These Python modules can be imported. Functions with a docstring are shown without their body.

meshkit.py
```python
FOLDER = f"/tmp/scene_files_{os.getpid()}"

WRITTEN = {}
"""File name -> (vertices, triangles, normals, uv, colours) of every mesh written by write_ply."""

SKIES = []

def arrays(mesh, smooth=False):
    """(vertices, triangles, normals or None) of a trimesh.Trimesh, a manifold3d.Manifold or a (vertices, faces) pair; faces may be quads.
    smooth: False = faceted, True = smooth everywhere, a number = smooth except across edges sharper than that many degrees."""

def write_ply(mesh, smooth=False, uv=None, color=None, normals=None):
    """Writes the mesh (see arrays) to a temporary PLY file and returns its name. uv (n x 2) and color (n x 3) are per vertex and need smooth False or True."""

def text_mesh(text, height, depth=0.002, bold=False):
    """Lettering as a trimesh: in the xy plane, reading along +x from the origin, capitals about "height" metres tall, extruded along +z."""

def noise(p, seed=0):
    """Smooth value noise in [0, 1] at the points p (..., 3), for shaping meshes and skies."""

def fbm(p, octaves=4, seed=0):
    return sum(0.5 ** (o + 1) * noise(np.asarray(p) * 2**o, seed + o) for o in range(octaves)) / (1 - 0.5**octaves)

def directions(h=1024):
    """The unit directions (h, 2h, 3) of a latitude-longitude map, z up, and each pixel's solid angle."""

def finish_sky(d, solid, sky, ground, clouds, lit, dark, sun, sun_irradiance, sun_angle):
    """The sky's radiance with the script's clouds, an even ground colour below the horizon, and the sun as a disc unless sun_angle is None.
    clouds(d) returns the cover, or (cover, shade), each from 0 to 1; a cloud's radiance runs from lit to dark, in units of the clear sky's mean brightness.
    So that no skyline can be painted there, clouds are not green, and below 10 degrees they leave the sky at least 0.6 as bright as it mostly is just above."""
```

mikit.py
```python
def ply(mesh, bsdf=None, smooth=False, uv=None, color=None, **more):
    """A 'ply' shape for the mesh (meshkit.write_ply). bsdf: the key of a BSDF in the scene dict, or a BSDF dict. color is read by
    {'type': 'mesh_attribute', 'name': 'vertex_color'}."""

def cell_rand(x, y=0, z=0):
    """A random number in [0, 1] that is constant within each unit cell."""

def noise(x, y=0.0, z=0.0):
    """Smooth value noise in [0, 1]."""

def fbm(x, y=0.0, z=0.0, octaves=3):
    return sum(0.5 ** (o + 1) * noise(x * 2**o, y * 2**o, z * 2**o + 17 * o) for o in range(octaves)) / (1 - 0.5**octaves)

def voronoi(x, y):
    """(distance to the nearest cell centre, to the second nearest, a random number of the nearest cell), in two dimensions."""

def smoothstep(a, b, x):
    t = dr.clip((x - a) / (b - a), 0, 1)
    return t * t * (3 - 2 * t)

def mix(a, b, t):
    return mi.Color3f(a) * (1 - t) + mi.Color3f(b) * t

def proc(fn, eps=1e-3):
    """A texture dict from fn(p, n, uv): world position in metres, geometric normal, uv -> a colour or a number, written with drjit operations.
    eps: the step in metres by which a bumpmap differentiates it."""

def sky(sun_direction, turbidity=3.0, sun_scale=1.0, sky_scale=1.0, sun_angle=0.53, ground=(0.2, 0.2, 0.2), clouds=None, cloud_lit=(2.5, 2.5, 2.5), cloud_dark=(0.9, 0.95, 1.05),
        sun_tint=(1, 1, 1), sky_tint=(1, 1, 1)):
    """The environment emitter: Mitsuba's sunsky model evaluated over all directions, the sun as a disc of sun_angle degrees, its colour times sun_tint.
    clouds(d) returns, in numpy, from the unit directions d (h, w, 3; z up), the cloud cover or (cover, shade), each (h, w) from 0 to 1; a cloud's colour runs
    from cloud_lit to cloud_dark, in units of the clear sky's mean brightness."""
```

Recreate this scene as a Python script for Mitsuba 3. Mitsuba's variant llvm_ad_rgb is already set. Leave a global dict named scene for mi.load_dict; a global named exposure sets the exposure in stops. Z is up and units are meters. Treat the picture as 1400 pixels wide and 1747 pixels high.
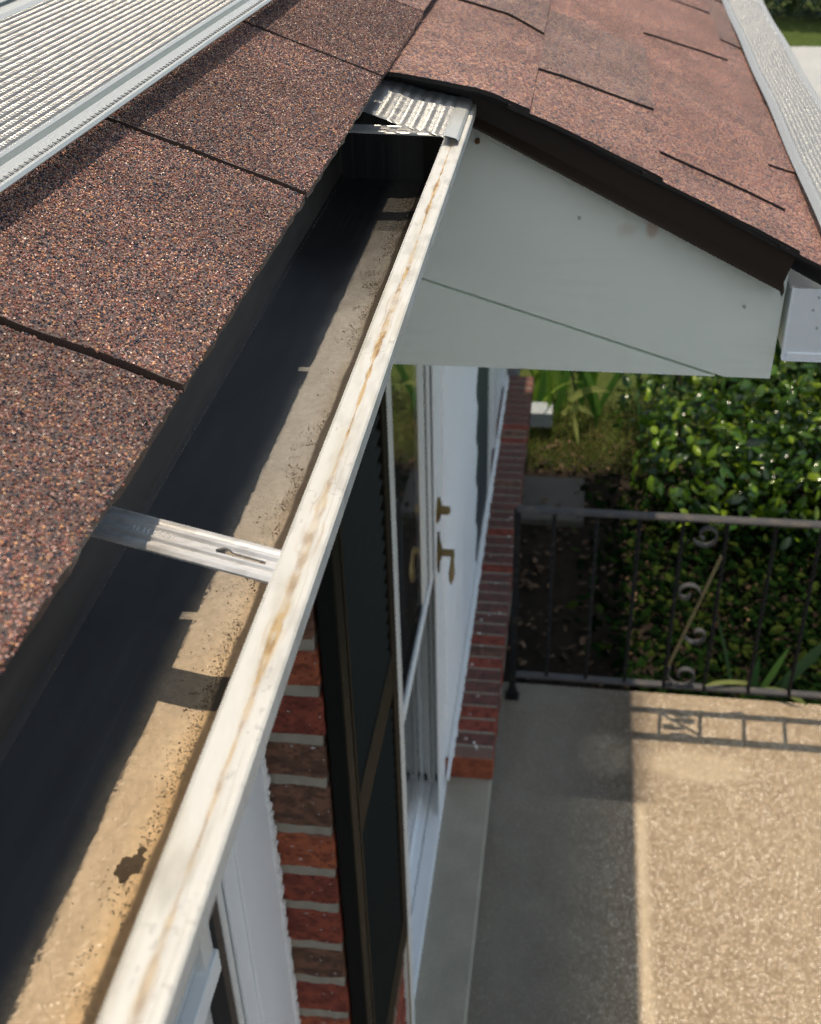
import math, random
import numpy as np, trimesh, drjit as dr, mitsuba as mi, mikit, meshkit
import manifold3d as m3
from shapely.geometry import LineString, Polygon
from mikit import noise, fbm, voronoi, cell_rand, smoothstep, mix

# ------------------------------------------------------------------ camera, sky, exposure
scene, labels = {}, {}
H = 3.05                                    # the camera's height above the porch floor; geometry below is written relative to it
T = mi.ScalarTransform4f
yaw, pit, rol = math.radians(-8.715), math.radians(33.353), math.radians(-1.704)
fw = np.array([math.sin(yaw) * math.cos(pit), math.cos(yaw) * math.cos(pit), -math.sin(pit)])
rt = np.array([math.cos(yaw), -math.sin(yaw), 0.0])
up0 = np.cross(rt, fw)
up = -math.sin(rol) * rt + math.cos(rol) * up0
scene['camera'] = {'type': 'thinlens', 'fov': 2 * math.degrees(math.atan(700 / 2000)), 'fov_axis': 'x', 'aperture_radius': 0.0013, 'focus_distance': 0.72,
                   'near_clip': 0.02, 'far_clip': 400.0,
                   'to_world': T().look_at(origin=[0, 0, H], target=[float(fw[0]), float(fw[1]), float(H + fw[2])], up=[float(v) for v in up])}


def added_clouds(d):  # clouds added out of view to brighten and whiten the light in the shade
    p = d[..., :2] / (d[..., 2:3] + .25)
    q = np.concatenate([p * 1.6, p[..., :1] * 0 + 3.], -1)
    n = meshkit.fbm(q, 5, 11)
    return np.clip((n - .44) * 4.5, 0, 1) * .85, np.clip((n - .6) * 2.5, 0, .6)


scene['sky'] = mikit.sky((0.016, 0.19, 1.0), turbidity=3, clouds=added_clouds, sun_scale=.9, sky_scale=1.38, sky_tint=(1.02, 1.03, .90), sun_tint=(1., .985, .93))
exposure = 1.45

# ------------------------------------------------------------------ helpers
rng = np.random.default_rng(7)
random.seed(7)


def lab(key, text, cat=None, group=None, kind=None):
    d = {}
    if text: d['label'] = text
    if cat: d['category'] = cat
    if group: d['group'] = group
    if kind: d['kind'] = kind
    labels[key] = d


count = {}


def num(key):
    n = count.get(key, -1) + 1
    count[key] = n
    return key if n == 0 else f'{key}_{n:03d}'


def vf(mesh):
    if hasattr(mesh, 'to_mesh'):
        m = mesh.to_mesh()
        return np.array(m.vert_properties[:, :3], float), np.array(m.tri_verts)
    if isinstance(mesh, tuple):
        v, f = np.asarray(mesh[0], float), np.asarray(mesh[1], int)
        if f.shape[1] == 4: f = np.vstack([f[:, [0, 1, 2]], f[:, [0, 2, 3]]])
        return v, f
    return np.array(mesh.vertices, float), np.array(mesh.faces)


def add(key, mesh, bsdf, smooth=False, color=None, flag=True):
    k = num(key) if flag else key
    v, f = vf(mesh)
    v = v + [0, 0, H]
    scene[k] = mikit.ply((v, f), bsdf, smooth=smooth, color=color)
    return k


def join(*ms):
    vs, fs, n = [], [], 0
    for m in ms:
        v, f = vf(m)
        vs.append(v); fs.append(f + n); n += len(v)
    return np.vstack(vs), np.vstack(fs)


def box(x0, x1, y0, y1, z0, z1):
    v = np.array([[x, y, z] for x in (x0, x1) for y in (y0, y1) for z in (z0, z1)], float)
    f = np.array([[0, 1, 3], [0, 3, 2], [4, 6, 7], [4, 7, 5], [0, 4, 5], [0, 5, 1], [2, 3, 7], [2, 7, 6], [0, 2, 6], [0, 6, 4], [1, 5, 7], [1, 7, 3]])
    return v, f


def cbox(x0, x1, y0, y1, z0, z1, c=0.002):
    """box with chamfered edges (44 triangles)"""
    lo, hi = np.array([x0, y0, z0]), np.array([x1, y1, z1])
    c = min(c, *(0.4 * (hi - lo)))
    pts = []
    for s in np.ndindex(2, 2, 2):
        corner = np.where(s, hi, lo); inw = np.where(s, -1, 1) * c
        for k in range(3):
            p = corner + inw; p[k] = corner[k]; pts.append(p)
    h = trimesh.convex.convex_hull(np.array(pts))
    return np.array(h.vertices), np.array(h.faces)


def rough(mesh, amp, freq, seed=0, n=1):
    v, f = vf(mesh)
    for _ in range(n): v, f = trimesh.remesh.subdivide(v, f)
    d = np.stack([meshkit.noise(v * freq, seed + k) - 0.5 for k in range(3)], -1) * 2 * amp
    return v + d, f


def prism(poly, axis, a, b):
    """extrude a polygon given in two axes along the third, from a to b; axis = 'x','y' or 'z'"""
    m = trimesh.creation.extrude_polygon(poly if isinstance(poly, Polygon) else Polygon(poly), b - a, engine='earcut')
    v, f = np.array(m.vertices), np.array(m.faces)
    if axis == 'y':   # poly in (x, z)
        v = np.stack([v[:, 0], a + v[:, 2], v[:, 1]], -1); f = f[:, ::-1]
    elif axis == 'x':  # poly in (y, z)
        v = np.stack([a + v[:, 2], v[:, 0], v[:, 1]], -1)
    else:
        v = v + [0, 0, a]
    return v, f


def sweep_sheet(pts, t, ys, jit=0.0, seed=0):
    """a bent sheet: open polyline in (x, z), thickness t, swept along y through the stations ys, closed round its outline"""
    ring = np.array(LineString(pts).buffer(t / 2, cap_style=2, join_style=1, quad_segs=3).exterior.coords)[:-1]
    n, m = len(ring), len(ys)
    v = np.array([[x, y, z] for y in ys for x, z in ring])
    if jit:
        q = v * [60, 9, 60]
        v[:, 0] += (meshkit.noise(v * [4, 7, 4], seed) - .5) * jit * 2
        v[:, 2] += (meshkit.noise(v * [4, 8, 4], seed + 3) - .5) * jit * 2
    i, j = np.meshgrid(np.arange(m - 1), np.arange(n), indexing='ij')
    q = np.stack([i * n + j, i * n + (j + 1) % n, (i + 1) * n + (j + 1) % n, (i + 1) * n + j], -1).reshape(-1, 4)
    f = np.vstack([q[:, [0, 2, 1]], q[:, [0, 3, 2]]])
    m0 = trimesh.creation.triangulate_polygon(Polygon(ring), engine='earcut')
    tv, tf = m0
    idx = [int(np.argmin(((ring - p) ** 2).sum(1))) for p in tv]
    tf = np.array([[idx[a] for a in t3] for t3 in tf])
    return v, np.vstack([f, tf, tf[:, ::-1] + (m - 1) * n])


def tube(pts, r, sides=8, cap=True):
    p = np.asarray(pts, float)
    t = np.gradient(p, axis=0); t /= np.linalg.norm(t, axis=1, keepdims=True) + 1e-12
    ref = np.array([0, 0, 1.0]) if abs(t[:, 2]).mean() < .8 else np.array([1.0, 0, 0])
    a = np.cross(t, ref); a /= np.linalg.norm(a, axis=1, keepdims=True)
    b = np.cross(t, a)
    r = np.broadcast_to(r, (len(p),))
    an = np.arange(sides) * 2 * np.pi / sides
    v = p[:, None] + r[:, None, None] * (np.cos(an)[None, :, None] * a[:, None] + np.sin(an)[None, :, None] * b[:, None])
    i, j = np.meshgrid(np.arange(len(p) - 1), np.arange(sides), indexing='ij')
    q = np.stack([i * sides + j, i * sides + (j + 1) % sides, (i + 1) * sides + (j + 1) % sides, (i + 1) * sides + j], -1).reshape(-1, 4)
    v = v.reshape(-1, 3); f = np.vstack([q[:, [0, 1, 2]], q[:, [0, 2, 3]]])
    n = len(v)
    if cap:
        v = np.vstack([v, p[:1], p[-1:]])
        k = np.arange(sides)
        f = np.vstack([f, np.stack([(k + 1) % sides, k, k * 0 + n], -1), np.stack([n - sides + k, n - sides + (k + 1) % sides, k * 0 + n + 1], -1)])
    return v, f


def band(pts, w, t, y):
    """flat bar bent in the (x, z) plane: width w along y round y, thickness t"""
    ring = np.array(LineString(pts).buffer(t / 2, cap_style=2, join_style=1, quad_segs=2).exterior.coords)[:-1]
    return prism(Polygon(ring), 'y', y - w / 2, y + w / 2)


# ------------------------------------------------------------------ materials
def prin(base, rough=.5, metal=0., spec=.5, bump=None, **kw):
    b = {'type': 'principled', 'base_color': base if isinstance(base, dict) else {'type': 'rgb', 'value': list(base)}, 'roughness': rough, 'metallic': metal, 'specular': spec, **kw}
    if bump: b = {'type': 'bumpmap', 'arbitrary': bump[0], 'scale': bump[1], 'bsdf': b}
    return {'type': 'twosided', 'bsdf': b}


def granule_colour(r, k=(1, 1, 1)):
    c = dr.select(r < .30, mi.Color3f(.045, .04, .046), dr.select(r < .64, mi.Color3f(.21, .095, .07), dr.select(r < .84, mi.Color3f(.31, .21, .18), mi.Color3f(.46, .27, .16))))
    return c * mi.Color3f(k)


def shingle_tex(k):
    def fn(p, n, uv):
        a, b = p.x * 1.08, p.y
        _, _, r = voronoi(a * 520, b * 520)
        big = .86 + .28 * fbm(p.x * 9, p.y * 9, 3.)
        c = granule_colour(r, k) * big * (.8 + .4 * noise(p.x * 26, p.y * 26, 5.))
        return mix((.022, .019, .018), c, smoothstep(.35, .7, dr.abs(n.z)))      # cut edges show the black asphalt core
    return fn


def shingle_bump(p, n, uv):
    d1, d2, r = voronoi(p.x * 1.08 * 520, p.y * 520)
    return (1 - d1) * (.5 + r)


VC = {'type': 'mesh_attribute', 'name': 'vertex_color'}
scene['granule'] = prin(VC, .36, spec=.5)
for nm, k in (('shingle_red', (1.0, .92, .98)), ('shingle_grey', (.80, .86, .97)), ('shingle_mid', (.92, .88, .95)), ('shingle_base', (1.1, 1.1, 1.15))):
    scene[nm] = prin(mikit.proc(shingle_tex(k)), .6, spec=.4, bump=(mikit.proc(shingle_bump, .0003), .0007))
scene['asphalt_edge'] = prin((.02, .018, .018), .85)
scene['aluminium'] = prin((.29, .295, .30), .42, metal=.55, spec=.5)
scene['aluminium_bright'] = prin((.42, .43, .43), .42, metal=.5, spec=.5)
scene['aluminium_dull'] = prin((.62, .64, .63), .42, metal=.6, spec=.5)
scene['mill_strap'] = prin(mikit.proc(lambda p, n, uv: mix((.66, .655, .65), (.52, .51, .50), smoothstep(.45, .8, fbm(p.x * 120, p.y * 300, 1.)))), .34, metal=.45, spec=.5)


def lip_tex(p, n, uv):
    x = p.x + .1085
    w = .0019 + .0030 * (noise(p.y * 26, 1.) - .5) + .0014 * (noise(p.y * 90, 5.) - .5)
    c = .0022 * (noise(p.y * 8, 9.) - .5) + .0008
    e = dr.abs(x - c)
    b = 1 - smoothstep(w * .5, w * 1.7, e)
    core = 1 - smoothstep(w * .45, w * .9, e)
    brk = smoothstep(.30, .62, fbm(p.x * 420, p.y * 120, 2.))
    streak = (b * brk * .7 + core * .75) * (.45 + .55 * smoothstep(.25, .7, noise(p.y * 17, 3.)))
    edge = smoothstep(w * 1.05, w * 1.25, e) * (1 - smoothstep(w * 1.25, w * 1.5, e)) * smoothstep(.4, .6, noise(p.y * 60, x * 300))
    var = fbm(p.x * 300, p.y * 110, 2.)
    white = mix((.56, .56, .535), (.45, .445, .42), smoothstep(.5, .85, fbm(p.x * 90, p.y * 40, 8.)))
    tan = mix((.47, .35, .185), (.27, .165, .065), smoothstep(.35, .75, var))
    col = mix(white, tan, dr.minimum(streak, 1.))
    col = mix(col, mi.Color3f(.40, .28, .16), edge * .45)
    line = (1 - smoothstep(.0, .0005, dr.abs(x - .0058 - .0012 * (noise(p.y * 40, 2.) - .5)))) * smoothstep(.45, .7, noise(p.y * 30, 6.))
    col = mix(col, mi.Color3f(.40, .36, .30), line * .45)
    grime = smoothstep(.5, .8, fbm(p.x * 120, p.y * 22, 3.))
    col = mix(col, col * mi.Color3f(.82, .78, .70), grime * .6)
    speck = smoothstep(.80, .86, noise(p.x * 520, p.y * 420, 4.)) * smoothstep(.55, .7, noise(p.x * 60, p.y * 30, 7.))
    return mix(col, mi.Color3f(.25, .24, .23), speck * .3)


scene['gutter_lip'] = prin(mikit.proc(lip_tex), .42, spec=.45, bump=(mikit.proc(lambda p, n, uv: fbm(p.x * 240, p.y * 160, 2.), .0006), .0004))


def trough_tex(p, n, uv):
    near = 1 - smoothstep(.3, .62, p.y)
    grey = mix((.33, .32, .305), (.24, .23, .215), fbm(p.x * 70, p.y * 40, 1.))
    tan = mix((.66, .49, .29), (.46, .315, .165), fbm(p.x * 90, p.y * 50, 2.))
    film = mix(grey, tan, near * (.55 + .45 * smoothstep(-.168, -.14, p.x)))
    rust = smoothstep(-.160, -.140, p.x + .012 * (fbm(p.x * 40, p.y * 30, 5.) - .5))
    film = mix(film, film * mi.Color3f(.80, .68, .52), rust * .7)
    film = mix(film, mi.Color3f(.05, .04, .032), smoothstep(-.1512, -.1490, p.x + .002 * (noise(p.y * 60, 2.) - .5)) * .85)  # dark line painted along the lip for the shade beneath it
    sp = smoothstep(.50, .95, fbm(p.x * 1100, p.y * 1000, 3.)) * smoothstep(.40, .66, fbm(p.x * 44, p.y * 26, 6.)) * 1.6
    film = film * (.84 + .32 * fbm(p.x * 420, p.y * 380, 8.))
    film = mix(film, mi.Color3f(.07, .058, .045), dr.minimum(sp, 1.) * (.25 + .6 * smoothstep(-.17, -.148, p.x)))
    dark = mix((.108, .115, .126), (.064, .068, .075), fbm(p.x * 60, p.y * 12, 4.))  # shade in the trough put into the colour, split along the eave's shadow line
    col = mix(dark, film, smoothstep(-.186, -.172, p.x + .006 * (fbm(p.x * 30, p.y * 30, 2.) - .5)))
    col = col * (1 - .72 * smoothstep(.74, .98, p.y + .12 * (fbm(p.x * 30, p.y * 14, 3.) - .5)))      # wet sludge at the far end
    scr = smoothstep(.72, .8, noise(p.x * 900, p.y * 5, 2.)) * smoothstep(.5, .7, noise(p.x * 40, p.y * 6, 9.)) * (1 - smoothstep(-.186, -.172, p.x))
    col = mix(col, mi.Color3f(.12, .13, .14), scr * .25)
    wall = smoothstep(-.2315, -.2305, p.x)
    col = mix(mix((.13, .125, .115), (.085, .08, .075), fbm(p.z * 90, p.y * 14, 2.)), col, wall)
    out = smoothstep(-.1012, -.1002, p.x + (p.z - H + .300) * .9)
    return col


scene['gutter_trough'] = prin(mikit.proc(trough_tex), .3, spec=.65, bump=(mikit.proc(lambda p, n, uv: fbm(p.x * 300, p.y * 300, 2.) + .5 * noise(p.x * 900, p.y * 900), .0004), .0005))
scene['grit_mat'] = prin(VC, .5, spec=.5)
scene['brown_metal'] = prin((.030, .020, .014), .42, spec=.4)
scene['black_void'] = prin((.01, .01, .01), .9)


def board_tex(p, n, uv):
    z = p.z - H
    col = mix((.82, .87, .80), (.77, .83, .76), fbm(p.x * 9, p.z * 9, 1.))
    grain = smoothstep(.62, .78, noise(p.x * 40, p.z * 260, 2.)) * smoothstep(.5, .7, noise(p.x * 9, p.z * 12, 6.))
    col = mix(col, mi.Color3f(.60, .65, .61), grain * .12)
    d = dr.sqrt(dr.square((p.x - .073) * 1.6) + dr.square(z + .408 + .2 * (p.x - .073))) + .006 * (noise(p.x * 160, p.z * 160, 3.) - .5)
    col = mix(col, mi.Color3f(.52, .30, .22), .55 * (1 - smoothstep(.004, .014, d)))
    d2 = dr.sqrt(dr.square(p.x - .05) + dr.square(z + .412)) + .01 * (noise(p.x * 120, p.z * 120, 5.) - .5)
    col = mix(col, mi.Color3f(.62, .50, .42), .35 * (1 - smoothstep(.002, .012, d2)))
    return col


scene['board_paint'] = prin(mikit.proc(board_tex), .45, spec=.4, bump=(mikit.proc(lambda p, n, uv: fbm(p.x * 60, p.z * 220, 1.), .001), .0006))
scene['nail_head'] = prin((.42, .45, .44), .5)
scene['rust'] = prin((.16, .09, .04), .8)


def paint_white(p, n, uv):
    return mix((.78, .815, .835), (.71, .745, .765), fbm(p.y * 7, p.z * 7, p.x * 7))


scene['white_paint'] = prin(mikit.proc(paint_white), .4, spec=.45)
scene['panel_paint'] = prin(mikit.proc(lambda p, n, uv: mix((.86, .89, .92), (.80, .84, .875), fbm(p.y * 3, p.z * 3, 1.))), .45, spec=.45)
scene['frame_paint'] = prin((.60, .61, .59), .4, spec=.45)
scene['caulk'] = prin((.80, .80, .78), .6)
scene['rubber'] = prin((.02, .02, .022), .6)
scene['gold_strip'] = prin((.42, .31, .10), .35, metal=.7)
scene['brass'] = prin((.26, .19, .085), .35, metal=.85)
scene['brass_dark'] = prin((.07, .05, .025), .35, metal=.7)
scene['glass'] = {'type': 'thindielectric', 'int_ior': 1.55}
scene['interior'] = prin((.018, .021, .022), .8)
scene['shutter_paint'] = prin((.004, .006, .005), .55, spec=.14)
scene['shutter_edge'] = prin((.011, .009, .006), .6, spec=.15)  # browner, lighter tone paints in the light reflected off rails and stile
scene['slate_paint'] = prin((.045, .06, .07), .45, spec=.45)


def brick_tex(a, b, s):
    def fn(p, n, uv):
        v = fbm(p.x * 60, p.y * 60 + 3 * s, p.z * 60)
        c = mix(a, b, smoothstep(.3, .72, v))
        pit = smoothstep(.66, .76, noise(p.x * 170, p.y * 170, p.z * 170 + s))
        c = mix(c, mi.Color3f(a) * .35, pit * .75)
        fleck = smoothstep(.92, .94, noise(p.x * 130 + 9, p.y * 130, p.z * 130 + s))
        if s == 2: c = mix(c, mi.Color3f(.16, .11, .09), smoothstep(.6, .9, n.z) * .85)
        return mix(c, mi.Color3f(.6, .57, .54), fleck * .7)
    return fn


bb = mikit.proc(lambda p, n, uv: fbm(p.x * 150, p.y * 150, p.z * 150), .0008)
scene['brick_red'] = prin(mikit.proc(brick_tex((.24, .058, .036), (.14, .034, .024), 1)), .8, spec=.3, bump=(bb, .002))
scene['brick_orange'] = prin(mikit.proc(brick_tex((.33, .095, .045), (.21, .055, .03), 2)), .8, spec=.3, bump=(bb, .002))
scene['brick_brown'] = prin(mikit.proc(brick_tex((.17, .085, .055), (.085, .045, .032), 3)), .8, spec=.3, bump=(bb, .002))
scene['brick_dusty'] = prin(mikit.proc(brick_tex((.155, .062, .052), (.095, .052, .047), 4)), .8, spec=.3, bump=(bb, .002))
scene['mortar'] = prin(mikit.proc(lambda p, n, uv: mix((.34, .31, .255), (.24, .22, .18), fbm(p.x * 70, p.y * 70, p.z * 70))), .9, spec=.2, bump=(bb, .002))


def porch_tex(p, n, uv):
    base = mix((.355, .275, .178), (.24, .182, .118), fbm(p.x * 6, p.y * 6, 1.)) * (.78 + .44 * fbm(p.x * 40, p.y * 40, 3.))
    d1, d2, r = voronoi(p.x * 175 + .6 * noise(p.x * 30, p.y * 30), p.y * 175)
    stone = mix((.17, .12, .08), (.86, .72, .55), r * r)
    base = mix(base, stone, (1 - smoothstep(.3, .6, d1)) * .8)
    sp = smoothstep(.915, .935, r) * (1 - smoothstep(.25, .42, d1))
    base = mix(base, mi.Color3f(.95, .92, .86), sp)
    w = .03 * (fbm(p.x * 12, p.y * 12, 4.) - .5)
    # old damp stain at the far end with the pale ring a pot left in it
    st = smoothstep(2.862, 2.874, p.y) * smoothstep(-.06, .12, p.x + w * 3) * (1 - smoothstep(.3, .42, p.x + w))
    ring = dr.sqrt(dr.square((p.x - .20) * 1.0) + dr.square((p.y - 3.08) * 1.0)) + w
    st = st * (.25 + .75 * smoothstep(.06, .14, ring + .5 * w))
    base = mix(base, base * mi.Color3f(.42, .42, .44), st)
    lt = dr.sqrt(dr.square((p.x - .52) / .20) + dr.square((p.y - 3.06) / .085)) + w * 6
    base = mix(base, mi.Color3f(.50, .41, .29), (1 - smoothstep(.6, 1.1, lt)) * .55)
    # grey cement smears beside the step
    sm = smoothstep(.50, .7, fbm(p.x * 26, p.y * 7, 9.)) * (1 - smoothstep(-.14, .0, p.x))
    base = mix(base, mi.Color3f(.40, .39, .36), sm * .5)
    gr = 1 - smoothstep(.0, .34, p.x + w)  # roof shade put into the colour: wall side darker, greyer and flatter
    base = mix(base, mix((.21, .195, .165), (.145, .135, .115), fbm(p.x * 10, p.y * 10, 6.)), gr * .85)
    worn = (1 - smoothstep(.0, .035, dr.abs(p.x - .325 + w * .3))) * (1 - smoothstep(2.8, 2.9, p.y))
    return mix(base, mi.Color3f(.62, .52, .38), worn * .5)


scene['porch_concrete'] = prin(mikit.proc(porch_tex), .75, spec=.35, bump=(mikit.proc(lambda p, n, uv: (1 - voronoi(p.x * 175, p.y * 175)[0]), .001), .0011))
scene['step_concrete'] = prin(mikit.proc(lambda p, n, uv: mix((.38, .35, .285), (.29, .27, .22), fbm(p.x * 14, p.y * 14, 2.)) * (.9 + .2 * noise(p.x * 300, p.y * 300))), .8, spec=.3)
scene['iron'] = prin(mikit.proc(lambda p, n, uv: mix((.010, .011, .013), (.03, .028, .026), smoothstep(.5, .8, fbm(p.x * 50, p.y * 50, p.z * 50)))), .6, spec=.2)
scene['iron_sunlit'] = prin(mikit.proc(lambda p, n, uv: mix((.065, .065, .07), (.10, .088, .08), smoothstep(.5, .8, fbm(p.x * 30, p.y * 50, p.z * 50)))), .55, spec=.2)  # same black iron, lightened to paint in the sun on rails and scrolls
scene['iron_tan_reflection'] = prin((.13, .115, .06), .5)  # black iron coloured tan for sunlight and foliage reflected in the bar
scene['soil'] = prin(mikit.proc(lambda p, n, uv: mix((.085, .062, .042), (.035, .028, .02), fbm(p.x * 9, p.y * 9, 1.)) * (.7 + .6 * noise(p.x * 90, p.y * 90))), .95, spec=.2)


def ground_tex(p, n, uv):
    soil = mix((.032, .024, .018), (.013, .010, .008), fbm(p.x * 9, p.y * 9, 1.)) * (.7 + .6 * noise(p.x * 90, p.y * 90))
    lawn = mix((.035, .065, .013), (.08, .095, .025), fbm(p.x * 3, p.y * 3, 5.)) * (.75 + .5 * noise(p.x * 60, p.y * 60))
    return mix(soil, lawn, smoothstep(5.55, 5.95, p.y + .3 * (fbm(p.x * 3, p.y * 3, 7.) - .5)))


scene['ground_mat'] = prin(mikit.proc(ground_tex), .95, spec=.2)
scene['drive_mat'] = prin(mikit.proc(lambda p, n, uv: mix((.42, .43, .43), (.34, .35, .355), fbm(p.x * 2, p.y * 2, 1.))), .85, spec=.3)
scene['path_mat'] = prin(mikit.proc(lambda p, n, uv: mix((.15, .14, .132), (.10, .094, .09), fbm(p.x * 8, p.y * 8, 1.))), .9, spec=.2)
scene['leaf'] = {'type': 'blendbsdf', 'weight': .42, 'a': prin(VC, .15, spec=.9), 'b': {'type': 'principledthin', 'base_color': VC, 'roughness': .4, 'diff_trans': 1.2, 'eta': 1.5}}
scene['dull_leaf'] = {'type': 'principledthin', 'base_color': VC, 'roughness': .4, 'diff_trans': 1.0, 'eta': 1.5}
scene['blade'] = {'type': 'principledthin', 'base_color': VC, 'roughness': .4, 'diff_trans': .9, 'eta': 1.4}
scene['litter'] = prin(VC, .75, spec=.3)
scene['bark'] = prin((.09, .07, .05), .9)
scene['white_plastic'] = prin((.32, .36, .39), .45)

# ------------------------------------------------------------------ roof
PX = [-1.6, -.19, -.161, -.089, -.023, .079, .172, .23, .32]
PZ = [-.246 + .25 * (1.6 - .19), -.246, -.250, -.265, -.294, -.345, -.391, -.422, -.469]
zp = lambda x: np.interp(x, PX, PZ)                  # porch roof
XE, ZE = -.1745, -.2495                              # the main eave
zr = lambda x: ZE + .4 * (XE - np.asarray(x, float))    # main roof
EX = .13
lab('house', 'brick house with brown shingle roof, white rake board and porch, seen from its eave', 'house')
GRAN = np.array([[.036, .038, .050], [.21, .095, .07], [.31, .21, .18], [.42, .24, .12], [.11, .06, .05]])
OCT_V = np.array([[1, 0, 0], [-1, 0, 0], [0, 1, 0], [0, -1, 0], [0, 0, 1], [0, 0, -1]], float)
OCT_F = np.array([[0, 2, 4], [2, 1, 4], [1, 3, 4], [3, 0, 4], [2, 0, 5], [1, 2, 5], [3, 1, 5], [0, 3, 5]])


def rand_rot(n):
    q = rng.normal(size=(n, 4)); q /= np.linalg.norm(q, axis=1, keepdims=True)
    w, x, y, z = q.T
    return np.stack([np.stack([1 - 2 * (y * y + z * z), 2 * (x * y - z * w), 2 * (x * z + y * w)], -1), np.stack([2 * (x * y + z * w), 1 - 2 * (x * x + z * z), 2 * (y * z - x * w)], -1),
                     np.stack([2 * (x * z - y * w), 2 * (y * z + x * w), 1 - 2 * (x * x + y * y)], -1)], 1)


def crystals(pos, size, colour):
    n = len(pos)
    sc = size[:, None] * rng.uniform(.62, 1.25, (n, 3))
    v = np.einsum('nij,nkj->nki', rand_rot(n), OCT_V[None] * sc[:, None]) + pos[:, None]
    f = OCT_F[None] + (np.arange(n) * 6)[:, None, None]
    return (v.reshape(-1, 3), f.reshape(-1, 3)), np.repeat(colour, 6, axis=0)


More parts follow.
